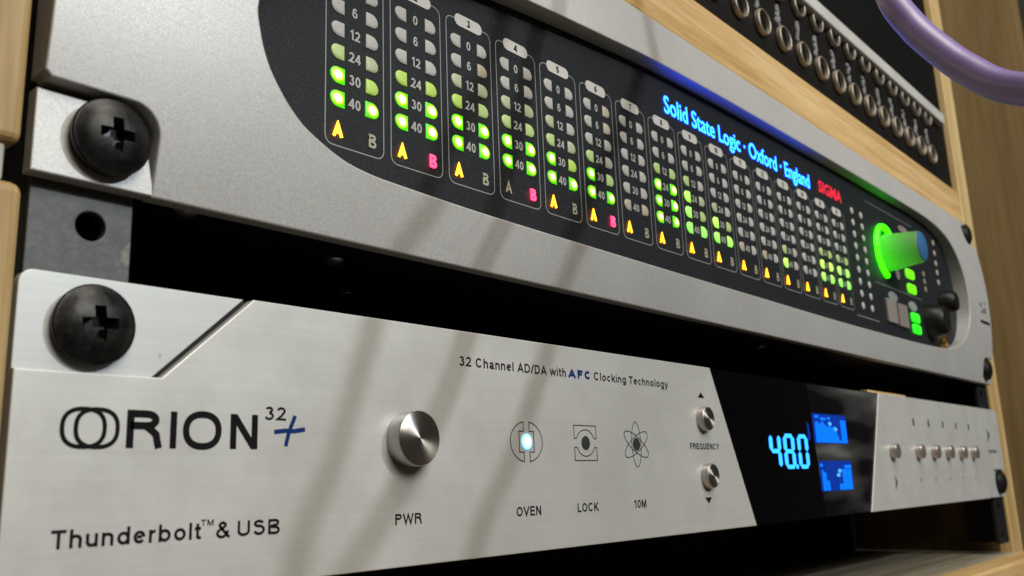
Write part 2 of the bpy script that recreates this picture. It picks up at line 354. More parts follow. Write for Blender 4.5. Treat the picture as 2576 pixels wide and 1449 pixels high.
# a plain grotesque drawn as centre lines (cap height 1)
def EA(cx, cy, rx, ry, a0, a1, n=16): return [(cx+rx*math.cos(math.radians(a0+(a1-a0)*i/n)), cy+ry*math.sin(math.radians(a0+(a1-a0)*i/n))) for i in range(n+1)]
def glyph(ch, t):
    X = 0.73; O_ = lambda cx, cy, rx, ry: ('c', EA(cx, cy, rx-t, ry-t, 0, 360, 28)[:-1])
    if ch == 'A': return [[(.04, 0), (.36, 1-t), (.68, 0)], [(.17, .31), (.55, .31)]], .72
    if ch == 'B': return [('c', [(t, t), (t, 1-t)]+EA(.40, .755, .24-t, .245-t, 90, -90, 10)+[(t, .51)]), ('c', [(t, .51)]+EA(.41, .265, .27-t, .265-t+.02, 90, -90, 10)+[(t, t)])], .68
    if ch == 'C': return [EA(.38, .5, .38-t, .5-t, 42, 318, 24)], .75
    if ch == 'D': return [('c', [(t, t), (t, 1-t)]+EA(.33, .5, .38-t, .5-t, 90, -90, 16))], .71
    if ch == 'E': return [[(.60, 1-t), (t, 1-t), (t, t), (.62, t)], [(t, .52), (.56, .52)]], .63
    if ch == 'F': return [[(.58, 1-t), (t, 1-t), (t, 0)], [(t, .50), (.50, .50)]], .58
    if ch == 'I': return [[(t, 0), (t, 1)]], 2*t
    if ch == 'K': return [[(t, 0), (t, 1)], [(.60, 1), (t, .36)], [(.25, .55), (.64, 0)]], .67
    if ch == 'L': return [[(t, 1), (t, t), (.54, t)]], .55
    if ch == 'M': return [[(t, 0), (t, 1)], [(.80-t, 0), (.80-t, 1)], [(t*1.3, .95), (.40, t*.9), (.80-t*1.3, .95)]], .80
    if ch == 'N': return [[(t, 0), (t, 1)], [(.68-t, 0), (.68-t, 1)], [(t*1.2, .94), (.68-t*1.2, .06)]], .68
    if ch == 'O': return [O_(.39, .5, .39, .5)], .78
    if ch == 'P': return [[(t, 0), (t, 1-t)]+EA(.38, .735, .25-t, .265-t, 90, -90, 10)+[(t, .47+t)]], .63
    if ch == 'Q': return [O_(.39, .5, .39, .5), [(.50, .24), (.76, -.03)]], .78
    if ch == 'R': return [[(t, 0), (t, 1-t)]+EA(.40, .745, .26-t, .255-t, 90, -90, 10)+[(t, .49+t)], [(.38, .49+t), (.50, .46), (.575, .36), (.60, .18), (.63, 0)]], .68
    if ch == 'S': return [EA(.32, .75, .30-t, .25-t, 18, 270, 16)+EA(.33, .25+t, .33-t, .25, 90, -164, 16)[1:]], .66
    if ch == 'T': return [[(0, 1-t), (.60, 1-t)], [(.30, 1-t), (.30, 0)]], .60
    if ch == 'U': return [[(t, 1)]+EA(.34, .33, .34-t, .33-t, 180, 360, 14)+[(.68-t, 1)]], .68
    if ch == 'V': return [[(.03, 1), (.34, t), (.65, 1)]], .68
    if ch == 'W': return [[(.03, 1), (.25, t), (.47, 1-t), (.69, t), (.91, 1)]], .94
    if ch == 'Y': return [[(.03, 1), (.33, .44), (.63, 1)], [(.33, .44), (.33, 0)]], .66
    if ch == 'a': return [[(.05, .53)]+EA(.265, .53, .235-t, .20-t, 160, 0, 10)+[(.50-t, .12), (.545, .03)], O_(.25, .215, .25, .215)], .55
    if ch == 'b': return [[(t, 0), (t, 1)], O_(.30, X/2, .30, X/2)], .60
    if ch == 'c': return [EA(.28, X/2, .28-t, X/2-t, 40, 320, 20)], .53
    if ch == 'd': return [[(.59-t, 0), (.59-t, 1)], O_(.29, X/2, .29, X/2)], .59
    if ch == 'e': return [[(2*t, .38), (.57-2*t, .38)], EA(.285, X/2, .285-t, X/2-t, 0, 322, 22)], .57
    if ch == 'g': return [O_(.29, X/2, .29, X/2), [(.58-t, X)]+EA(.30, -.03, .28-t, .22-t, 0, -155, 10)], .58
    if ch == 'h': return [[(t, 0), (t, 1)], EA(.27, .45, .27-t, .28-t, 180, 0, 10)+[(.54-t, 0)]], .54
    if ch == 'i': return [[(t, 0), (t, X)], [(t, .86), (t, 1)]], 2*t
    if ch == 'k': return [[(t, 0), (t, 1)], [(.49, X), (t, .28)], [(.21, .43), (.52, 0)]], .53
    if ch == 'l': return [[(t, 0), (t, 1)]], 2*t
    if ch == 'n': return [[(t, 0), (t, X)], EA(.27, .45, .27-t, .28-t, 180, 0, 10)+[(.54-t, 0)]], .54
    if ch == 'o': return [O_(.30, X/2, .30, X/2)], .60
    if ch == 'r': return [[(t, 0), (t, X)], EA(.30, .42, .30-t, .31-t, 180, 85, 8)], .33
    if ch == 't': return [[(.14, .93)]+EA(.24, .16, .10, .16-t, 180, 270, 6)+[(.31, t)], [(0, X-t), (.30, X-t)]], .32
    if ch == 'u': return [[(.54-t, 0), (.54-t, X)], [(t, X)]+EA(.27, .28, .27-t, .28-t, 180, 360, 10)], .54
    if ch == 'w': return [[(.03, X), (.20, t), (.38, X-t), (.56, t), (.73, X)]], .76
    if ch == 'y': return [[(.03, X), (.27, .06)], [(.51, X), (.24, -.10), (.16, -.18), (.05, -.19)]], .54
    if ch == '0': return [O_(.30, .5, .30, .5)], .60
    if ch == '1': return [[(.36, 0), (.36, 1-t), (.27, .84), (.10, .77)]], .50
    if ch == '2': return [EA(.30, .71, .29-t, .29-t, 172, -28, 14)+[(.30, .32), (.06, t), (.59, t)]], .60
    if ch == '3': return [EA(.29, .755, .26-t, .245-t, 160, -90, 14), EA(.29, .265+t/2, .30-t, .265-t/2, 90, -162, 14)], .60
    if ch == '4': return [[(.45, 0), (.45, 1)], [(.43, .95), (.05, .29), (.61, .29)]], .61
    if ch == '5': return [[(.55, 1-t), (.15, 1-t), (.09, .50)]+EA(.29, .33, .30-t, .33-t, 135, -158, 16)], .60
    if ch == '6': return [O_(.30, .33, .30, .33), EA(.31, .5, .30-t, .5-t, 42, 190, 14)], .60
    if ch == '7': return [[(.03, 1-t), (.56, 1-t), (.34, .55), (.22, 0)]], .58
    if ch == '8': return [O_(.30, .75, .26, .25), O_(.30, .27, .30, .27)], .60
    if ch == '9': return [O_(.30, .67, .30, .33), EA(.29, .5, .30-t, .5-t, 222, 370, 14)], .60
    if ch == '/': return [[(0, -.02), (.30, 1.02)]], .30
    if ch == '&': return [[(q.x, q.y) for q in catmull([(.68, .0), (.24, .64), (.19, .82), (.33, .94), (.47, .82), (.40, .66), (.13, .43), (.07, .24), (.19, .07), (.37, .06), (.52, .20), (.60, .44)], 5)]], .70
    return [], .22
def grot(s, x, z, y, cap, width=None, align='l', wt=0.135, sx=1.0, gap=0.115):
    t = wt/2; items = []; px = 0.0
    for i, ch in enumerate(s):
        g, wd = glyph(ch, t)
        items.append((g, px)); px += wd+(gap if i < len(s)-1 else 0)
    kx = width/px if width else cap*sx
    ox = x if align == 'l' else x-px*kx/2
    V = []; F = []; lw = wt*cap*(0.5+0.5*min(1.0, kx/cap))
    for g, gx in items:
        for k, st in enumerate(g):
            cl = isinstance(st, tuple); pts = st[1] if cl else st
            pts = [(ox+(gx+a)*kx, z+b_*cap) for a, b_ in pts]
            P2 = [pts[0]]
            for q in pts[1:]:
                if (Vector(q)-Vector(P2[-1])).length > 1e-4: P2.append(q)
            if cl and (Vector(P2[0])-Vector(P2[-1])).length < 1e-4: P2.pop()
            v, f = stroke(P2, lw, y-0.006*k, cl); n = len(V); V += v; F += [tuple(i+n for i in q) for q in f]
    return V, F

# ------------------------------------------------------------------ setting
vs, fs = box(760, 790, 6, 700, -500, 700)
tag(link('wall', vs, fs, 'brownwood'), kind='structure')

# ------------------------------------------------------------------ wooden rack
rack = tag(empty('rack_cabinet', (240, 120, -90)), 'open pine rack with light board edges that holds all the gear', 'rack cabinet')
vs, fs = box(489.6, 508.7, 3, 270, -260, 420, 0.8); link('side_board', vs, fs, 'pinez', rack)
vs, fs = box(-24, -2.4, -3.2, 270, 15.6, 420, 1.2); link('side_board', vs, fs, 'pinel', rack)
vs, fs = box(-24, -1.6, -3.2, 270, -260, 10.4, 1.6); link('side_board', vs, fs, 'pinel', rack)
vs, fs = box(-24, -4.0, -2.0, 60, 10.4, 15.6, 0.4); link('spacer', vs, fs, 'dowel', rack)
vs, fs = box(-2.3, 489.5, 3.2, 22, 102.4, 124.0, 3.0); link('crossbar', vs, fs, 'pine', rack)
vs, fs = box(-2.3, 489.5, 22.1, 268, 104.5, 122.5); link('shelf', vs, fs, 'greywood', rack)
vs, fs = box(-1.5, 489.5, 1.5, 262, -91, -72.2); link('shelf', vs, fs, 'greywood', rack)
vs, fs = box(-1.5, 489.5, -12, 1.4, -91, -71.8, 1.5); link('shelf_edge', vs, fs, 'pine', rack)
vs, fs = box(-2, 489.5, 262.1, 270, -260, 420); link('back_board_or_added_sheet', vs, fs, 'blackmetal', rack)
vs, fs = box(-1.5, 489.5, 84, 88, -72, -45); link('back_board_or_added_sheet', vs, fs, 'hole', rack)  # black sheet added part-way in, stands for the dark depth behind
vs, fs = box(313, 356, 4, 16, -0.7, 1.7, 0.3); link('spacer', vs, fs, 'pine', rack)
vs, fs = box(488.6, 489.4, 9, 262, -72, 102); link('side_shade', vs, fs, 'shade_wood', rack)  # thin sheet added to dim the interior, shade put into its colour

# ------------------------------------------------------------------ rails with screw holes
def rail(x0, x1, hx, side, mat, label, zs):
    outl = [rrect(x0, -67, x1, 101, 0.8)] + [arc(hx, z, 2.15, 0, 360, 28)[:-1] for z in zs]
    b = B(); b.mesh(flat(outl, 3.1, 5.0, 0.25))
    xa = x0 if side < 0 else x1-2
    b.mesh(box(xa, xa+2, 5.0, 22, -67, 101))
    return tag(b.link('rack_rail', mat, smooth=False), label, 'rack rail', 'steel rack rails')
hz = [8.05+14.3*i for i in range(-5, 7)]
rail(1.2, 16.0, 9.9, -1, 'rail', 'worn grey steel rack rail strip with a round hole, between the two left screws', hz)
rail(466, 484, 473.2, 1, 'blackrail', 'black steel rack rail behind the right end of the lower unit', hz)

# ------------------------------------------------------------------ upper unit
Z0, Z1, ZC, ZH = 13.3, 101.4, 57.35, 44.05
up = tag(empty('meter_unit', (241, 40, Z0)), 'silver two-unit rack device with black meter window, green lights and blue lettering', 'rack unit')
def prof(z): return -4.6*max(0.0, 1-((z-ZC)/ZH)**2)
wo = [(32.0, 50.2), (32.6, 44.7), (34.2, 40.3), (36.4, 36.9), (39.6, 33.4), (43.5, 30.6), (50.8, 27.6), (57.3, 26.4), (66, 25.9), (90, 25.2), (130, 24.8), (168, 24.5), (220, 24.2),
      (272, 23.9), (320, 24.0), (370, 24.4), (400, 25.3), (418, 27.4), (432, 32.2), (440, 39.0), (444.3, 47), (445, 57.0), (443, 67), (437.5, 76.5), (428, 83.5), (412, 87.2), (390, 88.6), (350, 88.6),
      (303, 88.3), (265, 87.8), (202, 86.8), (160, 85.4), (140.5, 83.9), (117, 81.9), (95, 79.6), (75, 76.6), (57, 71.8), (44, 65.5), (35.5, 57.8)]
window = [(q.x, q.y) for q in catmull(wo, 4, True)]
nx, nz, nr = 17.2, 13.3, 4.6     # corner notches for the screws
def notch_corner():
    pts = [(nx, 0.0), (nx, nz-nr)]
    pts += [(nx-nr+nr*math.cos(math.radians(a)), nz-nr+nr*math.sin(math.radians(a))) for a in range(10, 90, 10)]
    return pts+[(nx-nr, nz), (0.9, nz), (0.0, nz+0.9)]
nc = notch_corner(); W = 482.6
bez = [(x, Z0+z) for x, z in nc] + [(x, Z1-z) for x, z in nc[::-1]] + [(W-x, Z1-z) for x, z in nc] + [(W-x, Z0+z) for x, z in nc[::-1]]
vs, fs = flat([bez, window], 0.0, 3.0, 0.35, 3)
bm = bmesh.new(); bv = [bm.verts.new(v) for v in vs]
for f in fs:
    try: bm.faces.new([bv[i] for i in f])
    except ValueError: pass
bmesh.ops.remove_doubles(bm, verts=bm.verts, dist=1e-4)
for i in range(1, 64):
    bmesh.ops.bisect_plane(bm, geom=bm.verts[:]+bm.edges[:]+bm.faces[:], plane_co=(0, 0, Z0+(Z1-Z0)*i/64), plane_no=(0, 0, 1), dist=1e-5)
for v in bm.verts: v.co.y += prof(v.co.z)*max(0, min(1, (3-v.co.y)/2.6))
bm.verts.index_update()
link('faceplate', [tuple(v.co) for v in bm.verts], [tuple(v.index for v in f.verts) for f in bm.faces], 'silver', up); bm.free()
g = 0.95; er = nr-g
ear = [(0.0, 0.2), (nx+0.6, 0.2), (nx-0.1, 3.2), (nx-g*0.8, 6.5), (nx-g, nz-nr)]+[(nx-nr+er*math.cos(math.radians(a)), nz-nr+er*math.sin(math.radians(a))) for a in range(10, 90, 10)]+[(nx-nr, nz-g), (0.0, nz-g)]
for fx, fz in ((lambda x: x, lambda z: Z0+z), (lambda x: W-x, lambda z: Z0+z), (lambda x: x, lambda z: Z1-z), (lambda x: W-x, lambda z: Z1-z)):
    vs, fs = flat([[(fx(x), fz(z)) for x, z in ear]], 0.05, 2.95, 0.25); link('ear', vs, fs, 'silver', up)
    vs, fs = flat([[(fx(x), fz(z)) for x, z in ((0.3, 0.3), (19, 0.3), (19, 15.5), (0.3, 15.5))]], 2.0, 2.9); link('dark_backing', vs, fs, 'hole', up)  # black sheet added behind the ear, stands in for shade along the notch wall
YW = 2.0
ctr = Vector((238, 57))
vs, fs = flat([[(238+(x-238)*1.012, 57+(z-57)*1.06) for x, z in window]], YW, 2.9); link('meter_window', vs, fs, 'panel', up)
b = B(); b.mesh(box(19, 463, 3.4, 215, 15.2, 100)); link('chassis', b.v, b.f, 'blackmetal', up)
for x, y in ((65.0, 18.2), (86.0, 41.5), (254, 19.2), (27.4, 8.4)):
    vs, fs = lathe([(0.1, -0.9), (1.2, -0.8), (1.9, -0.35), (2.1, 0.0)], 0, 0, 20)
    link('chassis_screw', [(x+a, y+c, 15.2+h) for a, h, c in vs], fs, 'button', up, smooth=True)

# channel meters
PX, XA, ZA, ZR, DZ = 15.959, 53.11, 35.0, 65.2, 4.776
ROWS = ('0', '6', '12', '24', '30', '40')
LW, LH = 3.05, 2.95
def dshape(side):
    r = 1.35
    pts = [(LW/2, -LH/2), (LW/2, LH/2)]+arc(-LW/2+r, LH/2-r, r, 90, 180, 6)+arc(-LW/2+r*1.25, -LH/2+r*1.25, r*1.25, 180, 270, 6)
    return pts if side == 'l' else [(-x, -z) for x, z in pts]
def lens(side, x, z, proud=0.32, grow=1.0):
    pts = [(a*grow, c*grow) for a, c in dshape(side)] if side in 'lr' else arc(0, 0, 1.45, 0, 360, 20)[:-1]
    n = len(pts); vs = []; fs = []
    for k, yy in ((1.0, YW+0.05), (1.0, YW-proud*0.45), (0.86, YW-proud*0.9), (0.5, YW-proud*1.1)):
        vs += [(x+q[0]*k, yy, z+q[1]*k) for q in pts]
    for j in range(3):
        for i in range(n): fs.append((j*n+i, j*n+(i+1) % n, (j+1)*n+(i+1) % n, (j+1)*n+i))
    fs.append(tuple(3*n+i for i in range(n)))
    return vs, fs
STATE = {1: ('ooot##', 'ooofs#', 'a', 'o'), 2: ('ooos##', 'ooos##', 'a', 'p'), 3: ('oofs##', 'owft##', 'a', 'o'), 4: ('ooft##', 'ooft##', 'o', 'p'),
         5: ('ooft##', 'oooft#', 'a', 'o'), 6: ('ooot##', 'wwoot#', 'a', 'p'), 7: ('oooooow'[:5]+'w', 'ooooow', 'a', 'o'), 8: ('oot###', 'oot###', 'a', 'o'),
         9: ('oot###', 'oooft#', 'a', 'o'), 10: ('oooft#'[:3]+'f##', 'oooot#', 'a', 'o'), 11: ('ooooow', 'oooooo', 'a', 'o'), 12: ('ooooow', 'oooooo', 'a', 'o'),
         13: ('oooot#', 'oooooo', 'a', 'o'), 14: ('oooooo', 'oooooo', 'a', 'o'), 15: ('ooot##', 'ooot##', 'a', 'o'), 16: ('ooot##', 'ooot##', 'a', 'o')}
STATE[5] = ('ooft##', 'ooofs#', 'a', 'o')
LM = {'o': 'led_off', 'w': 'led_warm', 'f': 'led_faint', 't': 'led_tint', 's': 'led_strong', '#': 'led_on'}
protoled = {}
far = B(); farm = ['led_off', 'led_warm', 'led_faint', 'led_tint', 'led_strong', 'led_onb']
for c in range(1, 17):
    x0 = XA+(c-1)*PX; xc = x0+4.25
    zt = 70.55; zb = 31.9; fl = x0-2.75; fr = x0+11.3; pw = 4.35
    pr = B(); rr = 1.7; lw = 0.22
    line = [(xc-pw, zt)]+arc(fl+rr, zt-rr, rr, 90, 180, 6)+arc(fl+rr, zb+rr, rr, 180, 270, 6)+arc(fr-rr, zb+rr, rr, 270, 360, 6)+arc(fr-rr, zt-rr, rr, 0, 90, 6)+[(xc+pw, zt)]
    pr.mesh(stroke(line, lw, YW-0.05), 0)
    for i, t in enumerate(ROWS):
        pr.mesh(grot(t, xc-0.1, ZR-DZ*i-1.05, YW-0.05, 2.1, align='c', wt=0.175), 1)
    mt = pr.link('channel_meter', ['print_l', 'print_n'], up)
    pl = B(); pl.mesh(flat([rrect(xc-pw, zt-1.45, xc+pw, zt+1.45, 1.4)], YW-0.12, YW+0.02), 0)
    pl.mesh(grot(str(c), xc, zt-0.85, YW-0.18, 1.7, align='c', wt=0.20), 1); pl.link('number_plate', ['plate', 'print_d'], mt)
    st = STATE[c]
    for side, dx, s in (('l', 0.0, st[0]), ('r', 8.35, st[1])):
        for i, ch in enumerate(s):
            x = x0+dx; z = ZR-DZ*i
            if c <= 8:
                key = (side, ch)
                if key not in protoled:
                    vs, fs = lens(side, x, z, grow=1.08 if ch == '#' else 1.0); protoled[key] = (link('level_light', vs, fs, LM[ch], mt, smooth=True), WLOC[mt.name], None)
                    protoled[key] = (protoled[key][0], Vector((x, z, 0)), WLOC[protoled[key][0].name].copy())
                else:
                    o, p0, c0 = protoled[key]
                    copy_at(o, c0+Vector((x-p0.x, 0, z-p0.y)), mt)
            else:
                vs, fs = lens(side, x, z, grow=1.12 if ch == '#' else 1.0); far.put(vs, fs, 'owfts#'.index(ch))
    for ch, stt, dx in (('A', st[2], 0.0), ('B', st[3], 8.4)):
        b = B(); tv, tf = grot(ch, x0+dx, ZA-1.35, YW-0.14, 2.75, align='c', wt=0.205 if stt != 'o' else 0.19)
        for k in range(4 if stt != 'o' else 1): b.put([(p_[0], p_[1]-0.08*k, p_[2]) for p_ in tv], tf)
        b.link('letter_lamp', {'a': 'amber', 'p': 'pink', 'o': 'boff'}[stt], mt)
tag(far.link('level_light', farm, up, smooth=True), kind='stuff')
# two columns of round lights
b = B()
for i in range(9):
    for x in (313.6, 323.4): b.mesh(lens('c', x, 74.6-4.95*i), 0)
tag(b.link('status_light', 'led_off', up, smooth=True), kind='stuff')
# lit lettering
b = B(); b.mesh(text('Solid State Logic \u00b7 Oxford \u00b7 England', 171.5, 74.6, YW-0.15, 5.3, width=101.5, bold=0.012)); b.link('lit_lettering', 'blue', up)
b = B(); b.mesh(text('SIGMA', 281.0, 75.6, YW-0.15, 4.4, width=22.5, bold=0.03, shear=0.15)); b.link('red_lettering', 'red', up)
# big knob with lit ring
kx, kz = 348.3, 63.2
rg = B(); path = [(kx+11.2*math.cos(math.radians(a)), YW-0.35, kz+11.2*math.sin(math.radians(a))) for a in range(48, 262, 5)]
rg.mesh(tube(path, 1.15, 10)); rg.link('light_ring', 'ring', up, smooth=True)
vs, fs = lathe([(8.2, YW), (8.1, -1.0), (7.4, -6), (6.9, -12.2), (6.4, -13.2)], kx, kz-0.6, 48); kn = link('level_knob', vs, fs, 'softknob', up, smooth=True)
vs, fs = lathe([(4.0, 1.4), (4.0, -1.2), (1.2, -2.2)], kx, kz-0.4, 20); link('added_glow_core', vs, fs, 'core', kn, smooth=True)  # unseen emitter added inside the knob to turn it green
vs, fs = lathe([(6.3, -12.9), (6.2, -13.5), (5.6, -13.8), (0.5, -13.9)], kx, kz-0.6, 40); link('knob_cap', vs, fs, 'cap', kn, smooth=True)
# lit keys
for x, z, mname in ((376.5, 57.6, 'grn'), (376.5, 50.7, 'grn'), (376.0, 37.3, 'grn2'), (376.0, 32.1, 'grn2')):
    vs, fs = flat([rrect(x-5.3, z-2.2, x+5.3, z+2.2, 1.6)], YW-0.8, YW+0.05, 0.35); link('lit_key', vs, fs, mname, up)
for x, z in ((344.9, 36.6), (358.5, 36.2)):
    vs, fs = flat([rrect(x-5.6, z-5.2, x+5.6, z+5.0, 0.5)], YW-1.2, YW+0.05, 0.3); link('grey_key', vs, fs, 'keygrey', up)
for x, z, rx, rz in ((350.5, 43.7, 5.6, 2.2), (375.5, 42.6, 5.6, 2.2), (360.5, 55.0, 2.6, 2.4), (375.8, 78.6, 6.5, 1.6)):
    vs, fs = flat([arc(x, z, rx, 0, 360, 24, rz)[:-1]], YW-0.15, YW+0.05); link('legend_plate', vs, fs, 'keygrey' if z > 50 else 'print_l', up)
for i, z in enumerate((80.4, 75.2, 69.9, 65.2, 60.3)):
    vs, fs = lens('c', 420.3, z); link('output_light', vs, fs, 'led_warm', up, smooth=True)
for z in (61.0, 57.4, 53.6):
    vs, fs = lens('c', 398.0, z); link('source_light', vs, fs, 'keygrey', up, smooth=True)
for x, z, r, h in ((421.0, 50.0, 6.0, 5), (396.5, 38.0, 8.0, 6)):
    vs, fs = lathe([(r, YW), (r*0.97, -1), (r*0.82, -h+1), (r*0.70, -h), (0.5, -h-0.4)], x, z, 36); link('small_knob', vs, fs, 'screw', up, smooth=True)
vs, fs = lathe([(4.3, YW), (4.3, 0.6), (3.2, 0.3), (2.7, 0.6), (2.6, 1.8)], 412.0, 29.6, 28); link('headphone_socket', vs, fs, 'gold', up, smooth=True)
b = B()
b.mesh(stroke([(331, 47.5), (390, 47.5)], 0.22, YW-0.05)); b.mesh(stroke([(331, 82.6), (390, 82.6)], 0.22, YW-0.05)); b.mesh(stroke([(306, 30.4), (330, 30.4)], 0.3, YW-0.05))
b.link('panel_lines', 'print_l', up)
b = B(); b.mesh(box(462.5, 479.5, prof(45)-0.05, 0, 44.3, 46.2)); b.link('slot', 'hole', up)
b = B(); yy = prof(52)-0.10
for x, z, ww, hh in ((466, 54, 4, 2.4), (472, 51.5, 5, 2.8), (467, 50.5, 3, 1.6), (474.5, 55.5, 2.5, 1.6)): b.mesh(poly(rrect(x-ww/2, z-hh/2, x+ww/2, z+hh/2, 0.4), yy))
b.link('worn_marking', 'print_g', up)

# ------------------------------------------------------------------ lower unit
lo = tag(empty('converter_unit', (241, 40, -44)), 'brushed silver one-unit converter with blue 48.0 readout in black display', 'rack unit')
g1, g2 = (20.2, -13.6), (35.2, 0.0)
main = [(0.0, -13.6), g1, g2, (181.9, 0.0), (201.7, -44.0), (0.7, -44.0), (0.0, -43.3)]
vs, fs = flat([main], 0.0, 3.0, 0.2); link('faceplate', vs, fs, 'brushed', lo)
crn = arc(2.0, -2.0, 2.0, 180, 90, 6)+[(33.9, 0.0), (19.1, -13.55), (19.1, -14.5), (0.0, -14.5)]
vs, fs = flat([crn], 0.9, 2.9, 0.15); link('corner_plate', vs, fs, 'corner', lo)
vs, fs = flat([[(17.5, -14.5), (33, -0.1), (37, -0.1), (37, -14.5)]], 1.9, 2.95); link('dark_backing', vs, fs, 'blackrail', lo)  # black strip behind the gap beside the corner plate
vs, fs = flat([[(181.0, -0.1), (313.4, -0.1), (292.0, -43.9), (200.8, -43.9)]], 0.35, 2.8); link('display_window', vs, fs, 'acrylic', lo)
rp = [(312.8, 0.0)]+arc(W-2, -2.0, 2.0, 90, 0, 6)+[(W, -30.4), (W-g1[0], -30.4), (W-g2[0], -44.0), (291.2, -44.0)]
vs, fs = flat([rp], 0.0, 3.0, 0.2); link('side_plate', vs, fs, 'brushed', lo)
crn2 = [(W-36.5, -44), (W-2, -44)]+arc(W-2, -42, 2.0, 270, 360, 6)+[(W, -29.5), (W-23, -29.5), (W-36.5, -42)]
vs, fs = flat([crn2], 1.3, 2.9, 0.15); link('corner_plate', vs, fs, 'corner', lo)
vs, fs = box(19, 463, 3.4, 200, -43.4, -0.8); link('chassis', vs, fs, 'blackmetal', lo)
YP = -0.04
b = B()          # the big name
def sup(cx, cz, rx, rz, e=0.80):
    sg = lambda u: math.copysign(abs(u)**e, u)
    return [(cx+rx*sg(math.cos(2*math.pi*i/48)), cz+rz*sg(math.sin(2*math.pi*i/48))) for i in range(48)]
b.mesh(stroke(sup(9.45, -21.1, 2.85, 2.55), 0.60, YP, True)); b.mesh(stroke(sup(11.25, -21.1, 2.85, 2.55), 0.60, YP-0.01, True))
b.mesh(grot('R', 15.1, -23.75, YP, 5.35, width=5.5, wt=0.20)); b.mesh(grot('I', 21.9, -23.75, YP, 5.35, width=0.93, wt=0.20))
b.mesh(stroke(sup(27.0, -21.05, 2.65, 2.36, 0.88), 1.02, YP, True)); b.mesh(grot('N', 31.4, -23.75, YP, 5.35, width=5.3, wt=0.20))
b.mesh(grot('32', 37.6, -19.15, YP, 2.15, width=4.1, wt=0.175))
b.link('name_lettering', 'print_d', lo)
b = B(); b.mesh(stroke([(39.5, -21.0), (41.6, -20.75), (43.2, -20.8), (45.4, -20.45)], 0.72, YP)); b.mesh(stroke([(41.7, -23.2), (42.3, -20.9), (43.45, -18.3)], 0.70, YP-0.01)); b.link('plus_mark', 'print_b', lo)
b = B(); b.mesh(grot('Thunderbolt', 6.2, -36.75, YP, 2.4, width=21.2, wt=0.18)); b.mesh(grot('TM', 27.3, -34.9, YP, 0.9, width=2.1, wt=0.18)); b.mesh(grot('&', 29.8, -36.75, YP, 2.3, width=2.3, wt=0.18)); b.mesh(grot('USB', 33.3, -36.75, YP, 2.3, width=7.7, wt=0.18)); b.link('port_lettering', 'print_d', lo)
for s, x, wd in (('PWR', 64.8, 6.4), ('OVEN', 97.4, 7.9), ('LOCK', 117.8, 7.8), ('10M', 139.8, 5.4)):
    b = B(); b.mesh(grot(s, x, -36.75, YP, 1.9, width=wd, wt=0.18)); b.link('caption', 'print_d', lo)
b = B(); b.mesh(grot('32 Channel AD/DA with', 81.8, -7.05, YP, 1.95, width=34.3, wt=0.18), 0); b.mesh(grot('AFC', 116.9, -7.05, YP, 1.95, width=8.7, wt=0.30), 1); b.mesh(grot('Clocking Technology', 126.6, -7.05, YP, 1.95, width=32.4, wt=0.18), 0)
b.link('heading_lettering', ['print_d', 'print_b'], lo)
b = B(); b.mesh(grot('FREQUENCY', 167.8, -22.65, YP, 1.6, width=15.6, wt=0.20)); b.link('caption', 'print_d', lo)
for pts in ([(173.9, -8.75), (177.4, -8.75), (175.7, -7.2)], [(173.6, -35.3), (177.2, -35.3), (175.4, -36.9)]):
    b = B(); b.mesh(poly(pts[::-1] if pts[2][1] < pts[0][1] else pts, YP)); b.link('arrow_mark', 'print_d', lo)
# power knob
vs, fs = lathe([(5.05, 0.0), (5.0, -0.5), (5.0, -3.1), (4.9, -3.35)], 67.95, -21.7, 64, cap=False)
kp = link('power_knob', vs, fs, 'knobside', lo, smooth=True)
vs, fs = lathe([(4.9, -3.35), (4.75, -3.45), (3.0, -3.5), (1.2, -3.52), (0.02, -3.53)], 67.95, -21.7, 64, cap=False); link('knob_face', vs, fs, 'knobtop', kp, smooth=True)
# icons
cx, cz = 101.45, -21.65
b = B(); t = 0.20
def half(sg):
    pts = []
    for a in range(12*0+17, 164, 7): pass
    g = 0.95; q = 2.35; hh = 2.15
    R_, H_ = 5.15, 4.2
    a0 = math.degrees(math.acos(g/R_))
    A = [(cx+sg*R_*math.cos(math.radians(a)), cz+H_*math.sin(math.radians(a))) for a in [a0-(2*a0)*i/24 for i in range(25)]]
    zt_ = A[0][1]; zb_ = A[-1][1]
    return A+[(cx+sg*g, zb_), (cx+sg*g, cz-hh), (cx+sg*q, cz-hh), (cx+sg*q, cz+hh), (cx+sg*g, cz+hh), (cx+sg*g, zt_)]
b.mesh(stroke(half(-1), t, YP, True)); b.mesh(stroke(half(1), t, YP, True)); b.link('oven_icon', 'print_d', lo)
vs, fs = lathe([(1.75, 0.05), (1.7, -0.12), (1.2, -0.22), (0.3, -0.25)], cx, cz, 28); link('oven_lamp', vs, fs, 'oven', lo, smooth=True)
cx, cz = 122.05, -21.65
b = B()
for sg in (1, -1):
    pts = [(cx-4.15, cz+sg*1.0), (cx-4.15, cz+sg*3.9), (cx+4.15, cz+sg*3.9), (cx+4.15, cz+sg*1.0), (cx+3.35, cz+sg*1.0)]
    pts += [(cx+3.45*math.cos(math.radians(a)), cz+sg*2.95*math.sin(math.radians(a))) for a in range(22, 166, 8)]+[(cx-3.35, cz+sg*1.0)]
    b.mesh(stroke(pts, t, YP, True))
b.link('lock_icon', 'print_d', lo)
vs, fs = lathe([(1.6, 0.05), (1.55, -0.1), (0.3, -0.14)], cx, cz, 28); link('lock_lamp', vs, fs, 'ledgrey', lo, smooth=True)
cx, cz = 142.6, -21.7
b = B()
